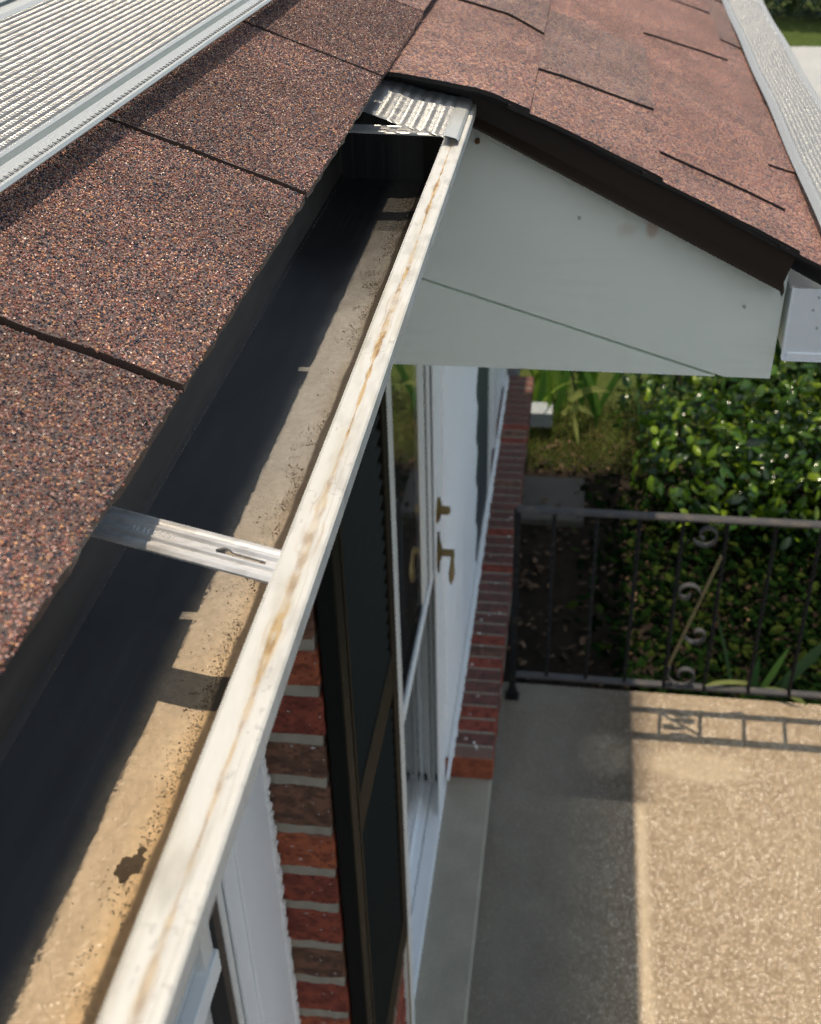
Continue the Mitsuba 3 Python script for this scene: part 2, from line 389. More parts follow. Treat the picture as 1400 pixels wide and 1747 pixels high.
def slab(x0, x1, y0, y1, l0, l1, t=.0042, zf=None, sk=0., wob=.0012, nx=10, ny=18, seed=0):
    """a shingle: upper edge x0 lifted l0, butt edge x1 lifted l1, sides sheared by sk over its depth"""
    u, w = np.meshgrid(np.linspace(0, 1, nx), np.linspace(0, 1, ny), indexing='ij')
    wy = wob * (meshkit.noise(np.stack([u * 14, u * 0 + y0 * 50, u * 0], -1), seed) - .5) * 2
    wy1 = wob * (meshkit.noise(np.stack([u * 14, u * 0 + y1 * 50, u * 0], -1), seed + 1) - .5) * 2
    Y = (y0 + wy) * (1 - w) + (y1 + wy1) * w + sk * u
    xe = x1 + wob * (meshkit.noise(np.stack([w * 22, w * 0 + x1 * 50, w * 0 + y0 * 31], -1), seed + 2) - .5) * 2
    X = x0 + (xe - x0) * u
    Z = (zf or zr)(X) + l0 + (l1 - l0) * u
    top = np.stack([X, Y, Z], -1).reshape(-1, 3)
    bot = top - [0, 0, t]
    n = nx * ny
    i, j = np.meshgrid(np.arange(nx - 1), np.arange(ny - 1), indexing='ij')
    q = np.stack([i * ny + j, (i + 1) * ny + j, (i + 1) * ny + j + 1, i * ny + j + 1], -1).reshape(-1, 4)
    rim = np.concatenate([np.arange(ny), np.arange(1, nx) * ny + ny - 1, (nx - 1) * ny + np.arange(ny - 2, -1, -1), np.arange(nx - 2, 0, -1) * ny])
    nxt = np.roll(rim, -1)
    side = np.stack([rim, nxt, nxt + n, rim + n], -1)
    return vf((np.vstack([top, bot]), np.vstack([q, q[:, ::-1] + n, side])))


def near_shingle(key, x0, x1, y0, y1, l0, l1, seed):
    base = slab(x0, x1, y0, y1, l0, l1, nx=16, ny=40, wob=.0013, seed=seed)
    bc = np.tile([[.09, .06, .05]], (len(base[0]), 1))
    s = .00110
    n = int((x1 - x0) * 1.08 / s * (y1 - y0) / s * 1.02)
    u, w = rng.uniform(0, 1.004, n), rng.uniform(.002, .998, n)
    keep = x0 + (x1 - x0) * u > -.325
    u, w = u[keep], w[keep]
    X = x0 + (x1 - x0) * u + .0005 * rng.normal(size=len(u))
    Y = y0 + (y1 - y0) * w
    Z = zr(X) + l0 + (l1 - l0) * u + rng.uniform(-.0002, .0006, len(u))
    sz = rng.uniform(.00055, .00098, len(u))
    patch = meshkit.fbm(np.stack([X * 40, Y * 40, X * 0], -1), 3, 5)
    pr = np.cumsum([.29, .31, .17, .09, .14])
    pick = np.searchsorted(pr, rng.uniform(0, .999, len(u)) * .9 + .1 * (patch - .25))
    col = GRAN[np.clip(pick, 0, 4)] * [1.18, 1.11, 1.13] * rng.uniform(.7, 1.35, (len(u), 1)) * (.74 + .52 * meshkit.fbm(np.stack([X * 26, Y * 26, X * 0 + seed], -1), 3, 8))[:, None] * (.72 + .56 * meshkit.noise(np.stack([X * 11, Y * 9, X * 0 + 3 * seed], -1), 2))[:, None] * rng.uniform(.93, 1.07)
    g, gc = crystals(np.stack([X, Y, Z], -1), sz, col)
    add(key, join(base, g), 'granule', color=np.vstack([bc, gc]))


R = 'house__roof__shingle'
edges1 = [-.42, -.125, .16, .459, .731, 1.048, 1.335]
for i in range(len(edges1) - 1):
    near_shingle(R, XE - .158, XE, edges1[i] + .0034, edges1[i + 1] - .0034, .001, .0055, i)
y = 1.335
while y < 6.4:  # far end lengthened out of view to keep the sill bricks in shade
    w = rng.uniform(.27, .33)
    add(R, slab(XE - .158, XE, y + .0014, y + w - .0014, .001, .0055, seed=int(y * 100)), 'shingle_mid'); y += w
add('house__roof__starter_course', slab(-.46, XE - .0065, -.45, 6.5, -.0042, -.0042, t=.004, ny=60, wob=.0016), 'asphalt_edge')
labels['house__roof__starter_course'] = {'label': 'black starter strip under the first shingle course'}
for c in range(1, 7):
    y = -.6 + (c * .137) % .3
    while y < 6.4:
        w = rng.uniform(.27, .33)
        x1 = XE - EX * c
        add(R, slab(x1 - .158, x1, y + .0014, min(y + w, 6.45) - .0014, .001, .0055, nx=5, seed=int(y * 100 + c)), 'shingle_base' if y < 1.2 else ('shingle_mid', 'shingle_red')[rng.integers(2)])
        y += w
# deck under the shingles
add('house__roof__deck', prism([(-1.2, zr(-1.2) - .006), (XE - .016, zr(XE - .016) - .0085), (XE - .016, zr(XE - .016) - .018), (-1.2, zr(-1.2) - .02)], 'y', -.45, 6.48), 'asphalt_edge')
# porch roof: base courses and raised laminated tabs
P = 'house__porch_roof__shingle'


def lift(mesh, k=1.):
    """the corner of the porch roof beside the gutter end has lifted and overhangs its board"""
    v, f = mesh
    a = np.clip((.10 - v[:, 0]) / .26, 0, 1) * np.clip((1.62 - v[:, 1]) / .5, 0, 1)
    a = a * a * (3 - 2 * a) * k
    return v + np.stack([a * 0, -.030 * a, .0080 * a], -1), f


bx = [-.180, -.0475, .079, .215, .285]
YR = 1.12
for c in range(4):
    y = YR
    while y < 5.97:
        w = rng.uniform(.4, .62) if y > YR else .30 + .1 * c
        y1 = min(y + w, 5.98)
        add(P, lift(slab(bx[c] - .02, bx[c + 1], y + .0002, y1 - .0002, -.0105, -.0063, zf=zp, sk=.0, nx=14, wob=.0008, seed=int(900 + y * 60 + c))), ('shingle_red', 'shingle_red', 'shingle_mid')[rng.integers(3)]); y = y1
tabs = [(0, 1.511, 2.05, 'shingle_grey', -.07), (0, 2.35, 2.8, 'shingle_red', -.05), (0, 3.2, 3.6, 'shingle_grey', -.03),
        (1, 1.285, 1.60, 'shingle_grey', .07), (1, 1.60, 2.02, 'shingle_red', .058), (1, 2.3, 2.7, 'shingle_mid', .05), (1, 3.1, 3.5, 'shingle_red', .04),
        (2, 1.21, 1.47, 'shingle_red', .022), (2, 1.779, 2.12, 'shingle_red', .13), (2, 2.122, 2.5, 'shingle_mid', .15), (2, 3.0, 3.4, 'shingle_mid', .1),
        (3, 1.401, 1.70, 'shingle_mid', .05), (3, 2.083, 2.47, 'shingle_grey', .03), (3, 2.493, 2.9, 'shingle_red', .03)]
for c, a, b, m_, sk in tabs:
    add(P, lift(slab(bx[c] - .004, bx[c + 1] - .0005, a, b, -.0072, -.0032, t=.0036, zf=zp, sk=sk, nx=14, wob=.0007, seed=int(a * 999))), m_)
# ragged lower plies along the rake
for k, (off, dz) in enumerate(((.0035, -.0120), (.009, -.0155))):
    add('house__porch_roof__underlay', lift(slab(-.195, .283, YR + off, 1.4, dz, dz, t=.004, zf=zp, nx=60, ny=6, wob=.0028, seed=70 + k), .75 - .2 * k), 'asphalt_edge')
add('house__porch_roof__deck', prism([(x, zp(x) - .024) for x in PX[1:-1]] + [(.275, zp(.275) - .024), (.275, zp(.275) - .036)] + [(x, zp(x) - .036) for x in PX[-2:0:-1]], 'y', 1.15, 5.96), 'asphalt_edge')
# brown drip edge on the rake
xs = np.linspace(-.112, .2135, 40)
top = zp(xs) - .017
bot = np.interp(xs, [-.112, -.1, .203, .214], [-.3005, -.3060, -.4605, -.466])
rows = []
for dy, tt in ((1.1290, 0.), (1.1290, .35), (1.1290, .74), (1.1275, .755), (1.1150, .92), (1.1148, 1.0), (1.1330, 1.005)):
    rows.append(np.stack([xs + tt * .006 * 0 - tt * .010 * (xs > .2125), xs * 0 + dy, top + (bot - top) * tt], -1))
g = np.array(rows); nr, nc = g.shape[:2]
i, j = np.meshgrid(np.arange(nr - 1), np.arange(nc - 1), indexing='ij')
q = np.stack([i * nc + j, (i + 1) * nc + j, (i + 1) * nc + j + 1, i * nc + j + 1], -1).reshape(-1, 4)
add('house__porch_roof__drip_edge', (g.reshape(-1, 3), q), 'brown_metal', smooth=25)
labels['house__porch_roof__drip_edge'] = {'label': 'dark brown metal drip edge along the rake'}
# rake board: upper board with slanting lower edge, thinner filler board below it
zt = lambda x: zp(x) - .038
up_pts = [(-.2, -.4525), (-.157, -.466), (.15, -.5630), (.163, -.5672), (.2095, -.5672), (.2115, -.4500), (.2115, zt(.2115))] + [(x, zt(x)) for x in (.172, .079, -.023, -.089, -.161, -.2)]
add('house__rake_board', prism(up_pts, 'y', 1.1400, 1.160), 'board_paint')
labels['house__rake_board'] = {'label': 'wide pale rake board with rust stains'}
add('house__rake_board__lower_board', prism([(-.3195, -.5670), (.1535, -.5672), (.1455, -.5652), (-.157, -.4688), (-.2, -.4553), (-.3195, -.4553)], 'y', 1.1403, 1.159), 'board_paint')


def disc(c, r, axis, h, n=14):
    a = np.arange(n) * 2 * np.pi / n
    ring = np.stack([np.cos(a), np.sin(a)], -1) * r
    poly = Polygon(ring)
    if axis == 'y': return prism(Polygon(ring + [c[0], c[2]]), 'y', c[1] - h, c[1])
    if axis == 'x': return prism(Polygon(ring + [c[1], c[2]]), 'x', c[0] - h, c[0])
    return prism(Polygon(ring + [c[0], c[1]]), 'z', c[2] - h, c[2])


for x, z in ((.003, -.3985), (.173, -.487)):
    add('house__rake_board__nail_head', disc((x, 1.1402, z), .0017, 'y', .003), 'nail_head')
add('house__rake_board__rust_spot', rough(disc((-.0985, 1.1402, -.3245), .0026, 'y', .004), .0006, 900), 'rust')
add('house__porch_ceiling', box(-.319, .209, 1.161, 6.0, -.567, -.545), 'white_paint')
add('house__eave_fascia', box(-.252, -.2345, -.45, 1.138, -.43, -.285), 'white_paint')
add('house__soffit', box(-.44, -.2535, -.45, 1.138, -.43, -.41), 'white_paint')
add('house__outer_fascia', box(.1925, .2105, 1.161, 6.0, -.544, zp(.21) - .04), 'board_paint')

# ------------------------------------------------------------------ main gutter
lab('gutter', 'open dirty gutter with white stained lip running along the eave', 'gutter')
ys = np.linspace(-.45, 1.128, 110)
prof = [(-.2325, -.268), (-.2325, -.352), (-.2295, -.3585), (-.222, -.3600), (-.156, -.3600), (-.147, -.3585), (-.139, -.350), (-.1335, -.336), (-.124, -.3255), (-.112, -.317), (-.1035, -.308), (-.1012, -.3000), (-.1006, -.2975)]
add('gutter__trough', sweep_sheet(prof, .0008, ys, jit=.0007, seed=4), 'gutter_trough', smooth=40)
lip = [(-.1018, -.3000), (-.0997, -.2984), (-.0992, -.2890), (-.1000, -.2882), (-.1014, -.2880), (-.1042, -.2880), (-.1072, -.2887), (-.1095, -.2889), (-.1125, -.2882), (-.1155, -.2882), (-.1172, -.2895), (-.1178, -.2920), (-.1175, -.2965)]
add('gutter__front_lip', sweep_sheet(lip, .0009, ys, jit=.0005, seed=9), 'gutter_lip', smooth=18)
labels['gutter__front_lip'] = {'label': 'white front lip with a tan dirt streak'}
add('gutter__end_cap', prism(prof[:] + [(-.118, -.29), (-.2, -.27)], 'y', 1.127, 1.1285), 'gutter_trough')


def strap(y, xl, zl, xr, z_r, slot=True, skew=0.):
    L = math.hypot(xr - xl, z_r - zl)
    # cross section over the strap's width: ribs
    w = .0114
    pr_ = [(-w, -.0014), (-w, .0), (-.0098, .0012), (-.0074, .0012), (-.0066, -.0004), (-.0046, -.0004), (-.0036, .0010), (-.0022, .0010), (-.0014, -.0002), (.0026, -.0002), (.0038, .0012), (.0062, .0012), (.0072, -.0004), (.0088, .0), (.0100, .0008), (w, .0002), (w, -.0014)]
    ring = Polygon(pr_ + [(w, -.0024), (-w, -.0024)]) if False else Polygon([(a, b) for a, b in pr_] + [(a, b - .0011) for a, b in pr_[-2:0:-1]])
    ring = ring.buffer(0)
    v, f = prism(ring, 'x', 0, L)
    m = m3.Manifold(m3.Mesh(np.asarray(v, np.float32), np.asarray(f, np.uint32)))
    if slot:
        a = np.arange(20) * 2 * np.pi / 20
        hole = Polygon(np.stack([np.cos(a) * .0042, np.sin(a) * .0026], -1) + [L - .0245, .0005]).union(Polygon([(L - .024, -.0006), (L - .006, -.0003), (L - .006, .0011), (L - .024, .0014)]).buffer(.0004))
        hv, hf = prism(hole, 'z', -.01, .01)
        m = m - m3.Manifold(m3.Mesh(np.asarray(hv, np.float32), np.asarray(hf, np.uint32)))
    v, f = vf(m)
    v, f = trimesh.remesh.subdivide(v, f)
    c, s = (xr - xl) / L, (z_r - zl) / L
    x = v[:, 0]
    v = np.stack([xl + c * x - s * v[:, 2], y + v[:, 1] + skew * (1 - x / L), zl + s * x + c * v[:, 2]], -1)
    return v, f


add('gutter__hanger', strap(.3880, -.224, -.2815, -.1168, -.2896, skew=.0228), 'mill_strap', smooth=25)
labels['gutter__hanger'] = {'label': 'ribbed metal hanger strap with a keyhole slot, nearest'}
add('gutter__hanger_001', strap(1.034, -.224, -.284, -.1135, -.2878, slot=False), 'mill_strap', smooth=25, flag=False)
labels['gutter__hanger_001'] = {'label': 'hanger strap half hidden under the short mesh piece'}
# embossed maker's line on the shaded end, too worn to read
bm = [box(-.186 + .0026 * k, -.186 + .0026 * k + rng.uniform(.0008, .0017), 0.3970 - .0012 + rng.uniform(0, .0008), .3990 + .0012, -.2858 - .0002 * k, -.28405 - .0002 * k) for k in range(9)]
bm = join(*bm)
bm[0][:, 1] += .3880 + .0235 * (-.1135 - bm[0][:, 0]) / .1105 - .3970
add('gutter__hanger__embossing', bm, 'mill_strap')
# grit
n = 11000
kind = rng.uniform(size=n)
yy = rng.uniform(.15, 1.1, n)
back = kind < .42
xx = np.where(back, -.2305 + np.abs(rng.normal(0, .0012, n)), -.1500 - np.abs(rng.normal(0, .0075, n)) * (.35 + 1.5 * meshkit.fbm(np.stack([yy * 9, yy * 0, yy * 0], -1), 3)))
clump = meshkit.noise(np.stack([xx * 150, yy * 70, xx * 0], -1), 3)
keep = (back & (rng.uniform(size=n) < .6)) | (clump > .50 + .1 * (xx < -.165)) | (rng.uniform(size=n) < .06)
xx, yy, back = xx[keep], yy[keep], back[keep]
zz = np.where(xx < -.2295, -.3578, np.interp(xx, [-.156, -.147, -.139], [-.3596, -.3581, -.350])) + rng.uniform(0, .0006, len(xx))
col = np.where(back[:, None], [[.16, .145, .12]], [[.10, .078, .052]]) * rng.uniform(.3, 2.2, (len(xx), 1))
g, gc = crystals(np.stack([xx, yy, zz], -1), rng.uniform(.00018, .0005, len(xx)) * rng.choice([.7, 1, 1.4], len(xx)), col)
add('grit', g, 'grit_mat', color=gc)
lab('grit', 'dark grit and shed granules washed into the gutter corners', 'grit', kind='stuff')
# wet leaf scrap
blob = Polygon()
for dx, dy, r in ((0, 0, .0045), (.003, .004, .0032), (-.003, -.003, .0030), (.004, -.001, .0030), (-.004, .002, .0018), (.0055, .006, .0022), (-.0015, -.0062, .0017), (.002, .0075, .0016), (-.0062, -.001, .0010), (-.005, .0065, .0007)):
    an = np.linspace(0, 2 * np.pi, 22, endpoint=False)
    rr = r * (1 + .22 * rng.normal(size=22) * .6)
    blob = blob.union(Polygon(np.stack([-.1560 + dx * .8 + rr * np.cos(an), .2835 + dy + rr * np.sin(an)], -1)).buffer(0))
blob = max(blob.geoms, key=lambda q: q.area) if blob.geom_type != 'Polygon' else blob
v, f = prism(blob.difference(Polygon([(-.1535, .2885), (-.1515, .2885), (-.1512, .2905), (-.1532, .2905)])), 'z', -.3597, -.3589)
v, f = rough((v, f), .0004, 500, 5, 1)
k = add('leaf_scrap', (v, f), 'soil', smooth=40)
lab('leaf_scrap', 'dark wet scrap of rotten leaf stuck on the tan gutter floor', 'leaf')


# ------------------------------------------------------------------ gutter guards
def mesh_sheet(F, length, width, ps=.0017, pt=.0098, rw=.0017, tilt=(32, 52)):
    """expanded metal: strands run across the width and zigzag along the length, twisting between the bonds (tilt at the bonds, tilt between);
    F(l, w) -> point, frame by differences"""
    ns, nt = int(length / ps), 2 * int(width / (pt / 2))
    i, j = np.meshgrid(np.arange(ns), np.arange(nt + 1), indexing='ij')
    zig = np.where(j % 2, 0., np.where((i + j // 2) % 2, .5, -.5))
    jit = meshkit.noise(np.stack([i * .9, j * .7, i * 0.], -1), 4) - .5
    l = (i + .5) * ps + zig * ps * .96
    w = j * (width / nt)
    P0 = F(l, w); e = 1e-4
    du = (F(l + e, w) - P0) / e; dw = (F(l, w + e) - P0) / e
    nn = np.cross(dw, du); nn /= np.linalg.norm(nn, axis=-1, keepdims=True)
    nn *= np.sign(nn[..., 2:3])
    t = np.radians(np.where(j % 2, tilt[1], tilt[0]) + 14 * jit)[..., None]
    dd = (np.cos(t) * du + np.sin(t) * nn) * (rw * (1 + .15 * jit))[..., None] / 2
    A, B = P0 + dd, P0 - dd
    n = ns * (nt + 1)
    v = np.vstack([A.reshape(-1, 3), B.reshape(-1, 3)])
    ii, jj = np.meshgrid(np.arange(ns), np.arange(nt), indexing='ij')
    a = (ii * (nt + 1) + jj).ravel()
    q = np.stack([a, a + 1, a + 1 + n, a + n], -1)
    return vf((v, q))


def plane_F(o, eu, ew, bow=0.):
    o, eu, ew = (np.asarray(x, float) for x in (o, eu, ew))
    nn = np.cross(ew, eu); nn /= np.linalg.norm(nn); nn *= np.sign(nn[2])
    return lambda l, w: o + l[..., None] * eu + w[..., None] * ew + nn * (bow * np.sin(l * 9.)[..., None] + .0003 * np.sin(l * 11 + w * 30)[..., None])


def sweep_along(F, L, prof, t=.0008, n=80):
    """profile in (w, h) swept along l; F gives the sheet, h along its normal"""
    ring = np.array(LineString(prof).buffer(t / 2, cap_style=2, join_style=1, quad_segs=2).exterior.coords)[:-1]
    ls = np.linspace(0, L, n)
    l, k = np.meshgrid(ls, np.arange(len(ring)), indexing='ij')
    w, h = ring[k][..., 0], ring[k][..., 1]
    P0 = F(l, w); e = 1e-4
    nn = np.cross((F(l, w + e) - P0), (F(l + e, w) - P0)); nn /= np.linalg.norm(nn, axis=-1, keepdims=True); nn *= np.sign(nn[..., 2:3])
    v = (P0 + nn * h[..., None]).reshape(-1, 3); m = len(ring)
    i, j = np.meshgrid(np.arange(n - 1), np.arange(m), indexing='ij')
    q = np.stack([i * m + j, i * m + (j + 1) % m, (i + 1) * m + (j + 1) % m, (i + 1) * m + j], -1).reshape(-1, 4)
    return vf((v, q))


sl = np.array([-1, 0, .4]) / math.hypot(1, .4)
eu = np.array([.02, 1, .4 * -.02]); eu /= np.linalg.norm(eu)
o = np.array([-.2839 - .0205 * .398, .15, 0]); o[2] = zr(o[0]) + .0215
F1 = plane_F(o + sl * .0165 + [0, 0, .004], eu, sl + [0, 0, -.09])
L1 = 1.10
lab('gutter_guard', 'long mesh gutter guard panel taken off and lying loose on the roof shingles', 'gutter guard')
add('gutter_guard__mesh', mesh_sheet(F1, L1, .098), 'aluminium')
add('gutter_guard__front_flange', sweep_along(F1, L1, [(.001, .0), (-.0015, -.001), (-.003, -.0045), (-.0125, -.0075), (-.0150, -.0068), (-.0162, -.0050), (-.0150, -.0036), (-.0128, -.0045)]), 'aluminium_dull', smooth=40)
slots = []
for s in np.arange(.01, L1 - .01, .0062):
    p0 = F1(np.array([s]), np.array([-.0072]))[0]
    p1 = F1(np.array([s + .0012]), np.array([-.0112]))[0]
    slots.append(tube([p0 + [0, 0, -.0052], (p0 + p1) / 2 + [0, 0, -.0053], p1 + [0, 0, -.0062]], [.0003, .0009, .0003], 6))
add('gutter_guard__bead_row', join(*slots), 'aluminium', smooth=True)
add('gutter_guard__rear_flange', sweep_along(F1, L1, [(.0975, .0), (.1005, .0015), (.112, .0018), (.1138, .0030), (.1128, .0042), (.108, .0046)]), 'aluminium_dull', smooth=40)
# short piece left at the end of the gutter
eu2 = np.array([.0, 1, -.01]); ew2 = np.array([.082, .0, -.0185])
o2 = np.array([-.1915, 1.0, -.2635])


def F2(l, w):
    s = w / .082
    y = 1.003 - .009 * s + l * (.124 + .009 * s) / .127
    up = .002 * np.exp(-l / .02) * (1 - .6 * s)
    return np.stack([-.1925 + .0815 * s, y, -.2625 - .0205 * s + up + .0008 * np.sin(s * 9)], -1)


lab('gutter_guard_001', 'short cut piece of mesh gutter guard over the far end of the open gutter', 'gutter guard')
add('gutter_guard_001__mesh', mesh_sheet(F2, .127, .078, ps=.0021, pt=.0176, rw=.0019), 'aluminium', flag=False)
add('gutter_guard_001__front_flange', sweep_along(F2, .127, [(.0775, .0), (.0800, .0012), (.0880, .0022), (.0900, .0010), (.0905, -.0010)]), 'aluminium_dull', smooth=40, flag=False)
v, f = rough(sweep_along(F2, .004, [(.066, -.0015), (.0762, -.0005), (.088, .0012)], n=6), .0012, 300, 3, 2)
add('gutter_guard_001__torn_corner', (v, f), 'aluminium', flag=False)

# ------------------------------------------------------------------ porch gutter with its guard
lab('porch_gutter', 'white gutter with end cap at the outer edge of the porch roof', 'gutter')
pg = [(.2175, -.470), (.2172, -.5345), (.2195, -.5372), (.285, -.5372), (.297, -.5300), (.303, -.515), (.318, -.505), (.332, -.495), (.337, -.484), (.337, -.4725), (.333, -.4700), (.322, -.4700), (.3205, -.4750)]
add('porch_gutter__trough', sweep_sheet(pg, .0009, np.linspace(1.1305, 6.05, 40), jit=.001, seed=2), 'white_paint', smooth=40)
cap = [(.2172, -.462), (.2172, -.5362), (.2195, -.5372), (.285, -.5372), (.297, -.5300), (.303, -.515), (.318, -.505), (.332, -.495), (.337, -.484), (.337, -.4700), (.3, -.462)]
add('porch_gutter__end_cap', prism(cap, 'y', 1.1285, 1.1300), 'white_paint')
rim = sweep_sheet([(.2160, -.4600), (.2160, -.5378), (.2190, -.5385), (.286, -.5385)], .0022, [1.1255, 1.1312])
add('porch_gutter__end_rim', rim, 'panel_paint')
add('porch_gutter__end_rim_001', cbox(.2195, .3, 1.1262, 1.1286, -.5375, -.5305, .0008), 'panel_paint', flag=False)
for x, z in ((.2385, -.484), (.2450, -.503), (.2418, -.4705)):
    add('porch_gutter__rivet', disc((x, 1.1286, z), .0014, 'y', .0015, 10), 'nail_head')


def F3(l, w):
    base = np.where(l < 1.0, .2615, .2615 + .0)
    wob = .006 * np.sin(l * 1.7) + .018 * np.clip((l - 1.0) / 1.4, 0, 1)
    x = .2620 + wob * .7 + w
    return np.stack([x, 1.155 + l, zp(np.minimum(.262 + wob, .3)) + .006 - w * .16 + .0015 * np.sin(l * 14)], -1)


lab('gutter_guard_002', 'mesh gutter guard fitted over the porch gutter at the upper right edge', 'gutter guard')
add('gutter_guard_002__mesh', mesh_sheet(F3, 4.6, .062, ps=.0030, pt=.012, rw=.0034), 'aluminium_bright', flag=False)
add('gutter_guard_002__rear_flange', sweep_along(F3, 4.6, [(-.010, -.003), (-.004, .0012), (.001, .0)], n=160), 'aluminium_bright', smooth=40, flag=False)
add('gutter_guard_002__front_flange', sweep_along(F3, 4.6, [(.061, .0), (.064, -.003), (.070, -.0035), (.074, -.001), (.0755, -.003)], n=160), 'aluminium_bright', smooth=40, flag=False)

# ------------------------------------------------------------------ wall: pier bricks, mortar
BR = ['brick_red', 'brick_orange', 'brick_brown', 'brick_red', 'brick_red', 'brick_brown']
W = 'house__wall__brick'
joints = [-.748, -.842, -.935, -1.0268, -1.1128, -1.2064, -1.2924, -1.3980, -1.4940, -1.5809, -1.6803, -1.7741, -1.8713]
while joints[-1] > -2.95: joints.append(joints[-1] - .0945)
tone = {3: 'brick_orange', 4: 'brick_red', 5: 'brick_brown', 6: 'brick_brown', 7: 'brick_orange', 8: 'brick_red', 9: 'brick_red', 10: 'brick_brown', 11: 'brick_red', 12: 'brick_orange'}
J = .0105
for c in range(len(joints) - 1):
    z1, z0 = joints[c] - J * .9, joints[c + 1] + J * .9
    ysb = [1.2, 1.31, 1.53, 1.77] if c % 2 else [1.2, 1.42, 1.64, 1.77]
    for k in range(len(ysb) - 1):
        m = tone.get(c, BR[rng.integers(6)]) if k == 0 else BR[rng.integers(6)]
        dx = rng.uniform(-.0015, .0015)
        b = cbox(-.4215, -.320 + dx, ysb[k] + (J * .6 if k else rng.uniform(-.001, .001)), ysb[k + 1] - J * .6, z0, z1, .0035)
        add(W, rough(b, .0022, 70, c * 7 + k, 2), m, smooth=35)
add('house__wall__mortar', rough(box(-.4200, -.3235, 1.2028, 1.7715, -3.0, -.45), .0016, 90, 3, 6), 'mortar', smooth=30)
for c in range(8):      # under the near window
    z1 = -2.32 - c * .0845
    y = .2 - (c % 2) * .1
    while y < 1.19:
        add(W, cbox(-.42, -.320, max(y, .1) + .005, min(y + .2, 1.1985) - .005, z1 - .074, z1, .003), BR[rng.integers(6)]); y += .2
add('house__wall__mortar', box(-.42, -.328, .1, 1.1985, -3.0, -2.318), 'mortar')
add('house__wall__backing', box(-2.2, -.62, -.45, 5.74, -3.3, -.42), 'interior')
add('house__wall__backing', box(-.62, -.4225, 1.206, 1.79, -3.05, -.45), 'interior')
add('house__wall__backing', box(-.62, -.4225, 2.862, 5.74, -3.05, -.45), 'interior')
add('house__wall__backing', box(-.619, -.4225, .1, 1.2055, -3.05, -2.36), 'interior')
add('house__wall__backing', box(-.619, -.4, .1, 1.2055, -.78, -.45), 'white_paint')
add('house__wall__backing', box(-.619, -.3475, 1.80, 2.86, -.599, -.57), 'white_paint')
add('house__wall__end_brickwork', box(-2.2, -.32, 5.741, 5.76, -3.3, -.55), 'brick_dusty')
add('house__wall__foundation', box(-2.2, -.33, -.45, 5.735, -3.6, -3.0505), 'step_concrete')

# near window, set back in its brick opening
N = 'house__window__'
add(N + 'casing', cbox(-.4225, -.4125, 1.036, 1.188, -2.3, -.7805, .003), 'white_paint', smooth=30)
labels[N + 'casing'] = {'label': 'white window casing caulked to the bricks'}
add(N + 'casing', cbox(-.4245, -.4170, .992, 1.0358, -2.3, -.7805, .002), 'white_paint', smooth=30)
v = []
for k, z in enumerate(np.arange(-2.3, -.8, .0075)):
    j = any(abs(z - q) < .012 for q in joints)
    v.append(cbox(-.4180, -.4085 + rng.uniform(-.001, .0016), 1.184, 1.1955 + (.0045 if j else rng.uniform(-.006, .0075)), z, z + rng.uniform(.004, .0085), .0008))
add(N + 'caulk', rough(join(*v), .0012, 300, 2, 0), 'caulk', smooth=30)
add(N + 'jamb', cbox(-.452, -.4235, .972, .9915, -2.3, -.785, .001), 'frame_paint')
add(N + 'jamb', cbox(-.456, -.4255, .950, .9715, -2.3, -.785, .001), 'rubber')
add(N + 'stile', cbox(-.450, -.432, .912, .9485, -1.36, -.785, .001), 'frame_paint')
add(N + 'stile', cbox(-.468, -.453, .905, .9485, -2.3, -1.36, .001), 'frame_paint')
add(N + 'stile', cbox(-.470, -.4515, .862, .8735, -2.3, -1.36, .001), 'frame_paint')
add(N + 'meeting_rail', cbox(-.448, -.4265, .1, .9655, -1.402, -1.358, .0015), 'white_paint')
add(N + 'meeting_rail', cbox(-.462, -.4485, .1, .9655, -1.388, -1.332, .0015), 'frame_paint')
add(N + 'pane', box(-.4405, -.4400, .1, .912, -1.358, -.79), 'glass')
add(N + 'pane', box(-.4605, -.4600, .1, .905, -2.3, -1.40), 'glass')
add(N + 'sill', cbox(-.44, -.300, .1, 1.1975, -2.335, -2.302, .003), 'brick_dusty')


# ------------------------------------------------------------------ shutters
def shutter(key, x, y0, y1, z0, z1, rails, face, stile_m, step, scallop=False):
    sw = .05
    add(key + '__stile', cbox(x - .028, x, y0, y0 + sw, z0, z1, .002), face, flag=False)
    add(key + '__stile_001', cbox(x - .028, x, y1 - sw, y1, z0, z1, .002), stile_m, flag=False)
    add(key + '__edge_moulding', cbox(x - .0005, x + .0018, y0 + sw - .008, y0 + sw + .003, z0 + .03, z1 - .03, .0008), stile_m, flag=False)
    for k, (a, b) in enumerate(rails):
        add(key + '__rail', cbox(x - .027, x - .0008, y0 + sw + .0005, y1 - sw - .0005, a, b, .002), stile_m)
    for k in range(len(rails) - 1):
        z = rails[k + 1][1] + .006
        while z < rails[k][0] - .02:
            b = cbox(-.0170, .0170, y0 + sw + .001, y1 - sw - .001, -.0028, .0028, .0015)
            v, f = vf(b); t = math.radians(-52)
            v = np.stack([v[:, 0] * math.cos(t) - v[:, 2] * math.sin(t) + x - .0145, v[:, 1], v[:, 0] * math.sin(t) + v[:, 2] * math.cos(t) + z + .012], -1)
            add(key + '__slat', (v, f), face); z += step


lab('shutter', 'black louvered shutter hung on the brick pier between the window and the door', 'shutter')
shutter('shutter', -.288, 1.205, 1.66, -2.235, -.74, [(-.80, -.745), (-1.475, -1.385), (-2.232, -2.135)], 'shutter_paint', 'shutter_edge', .0305)
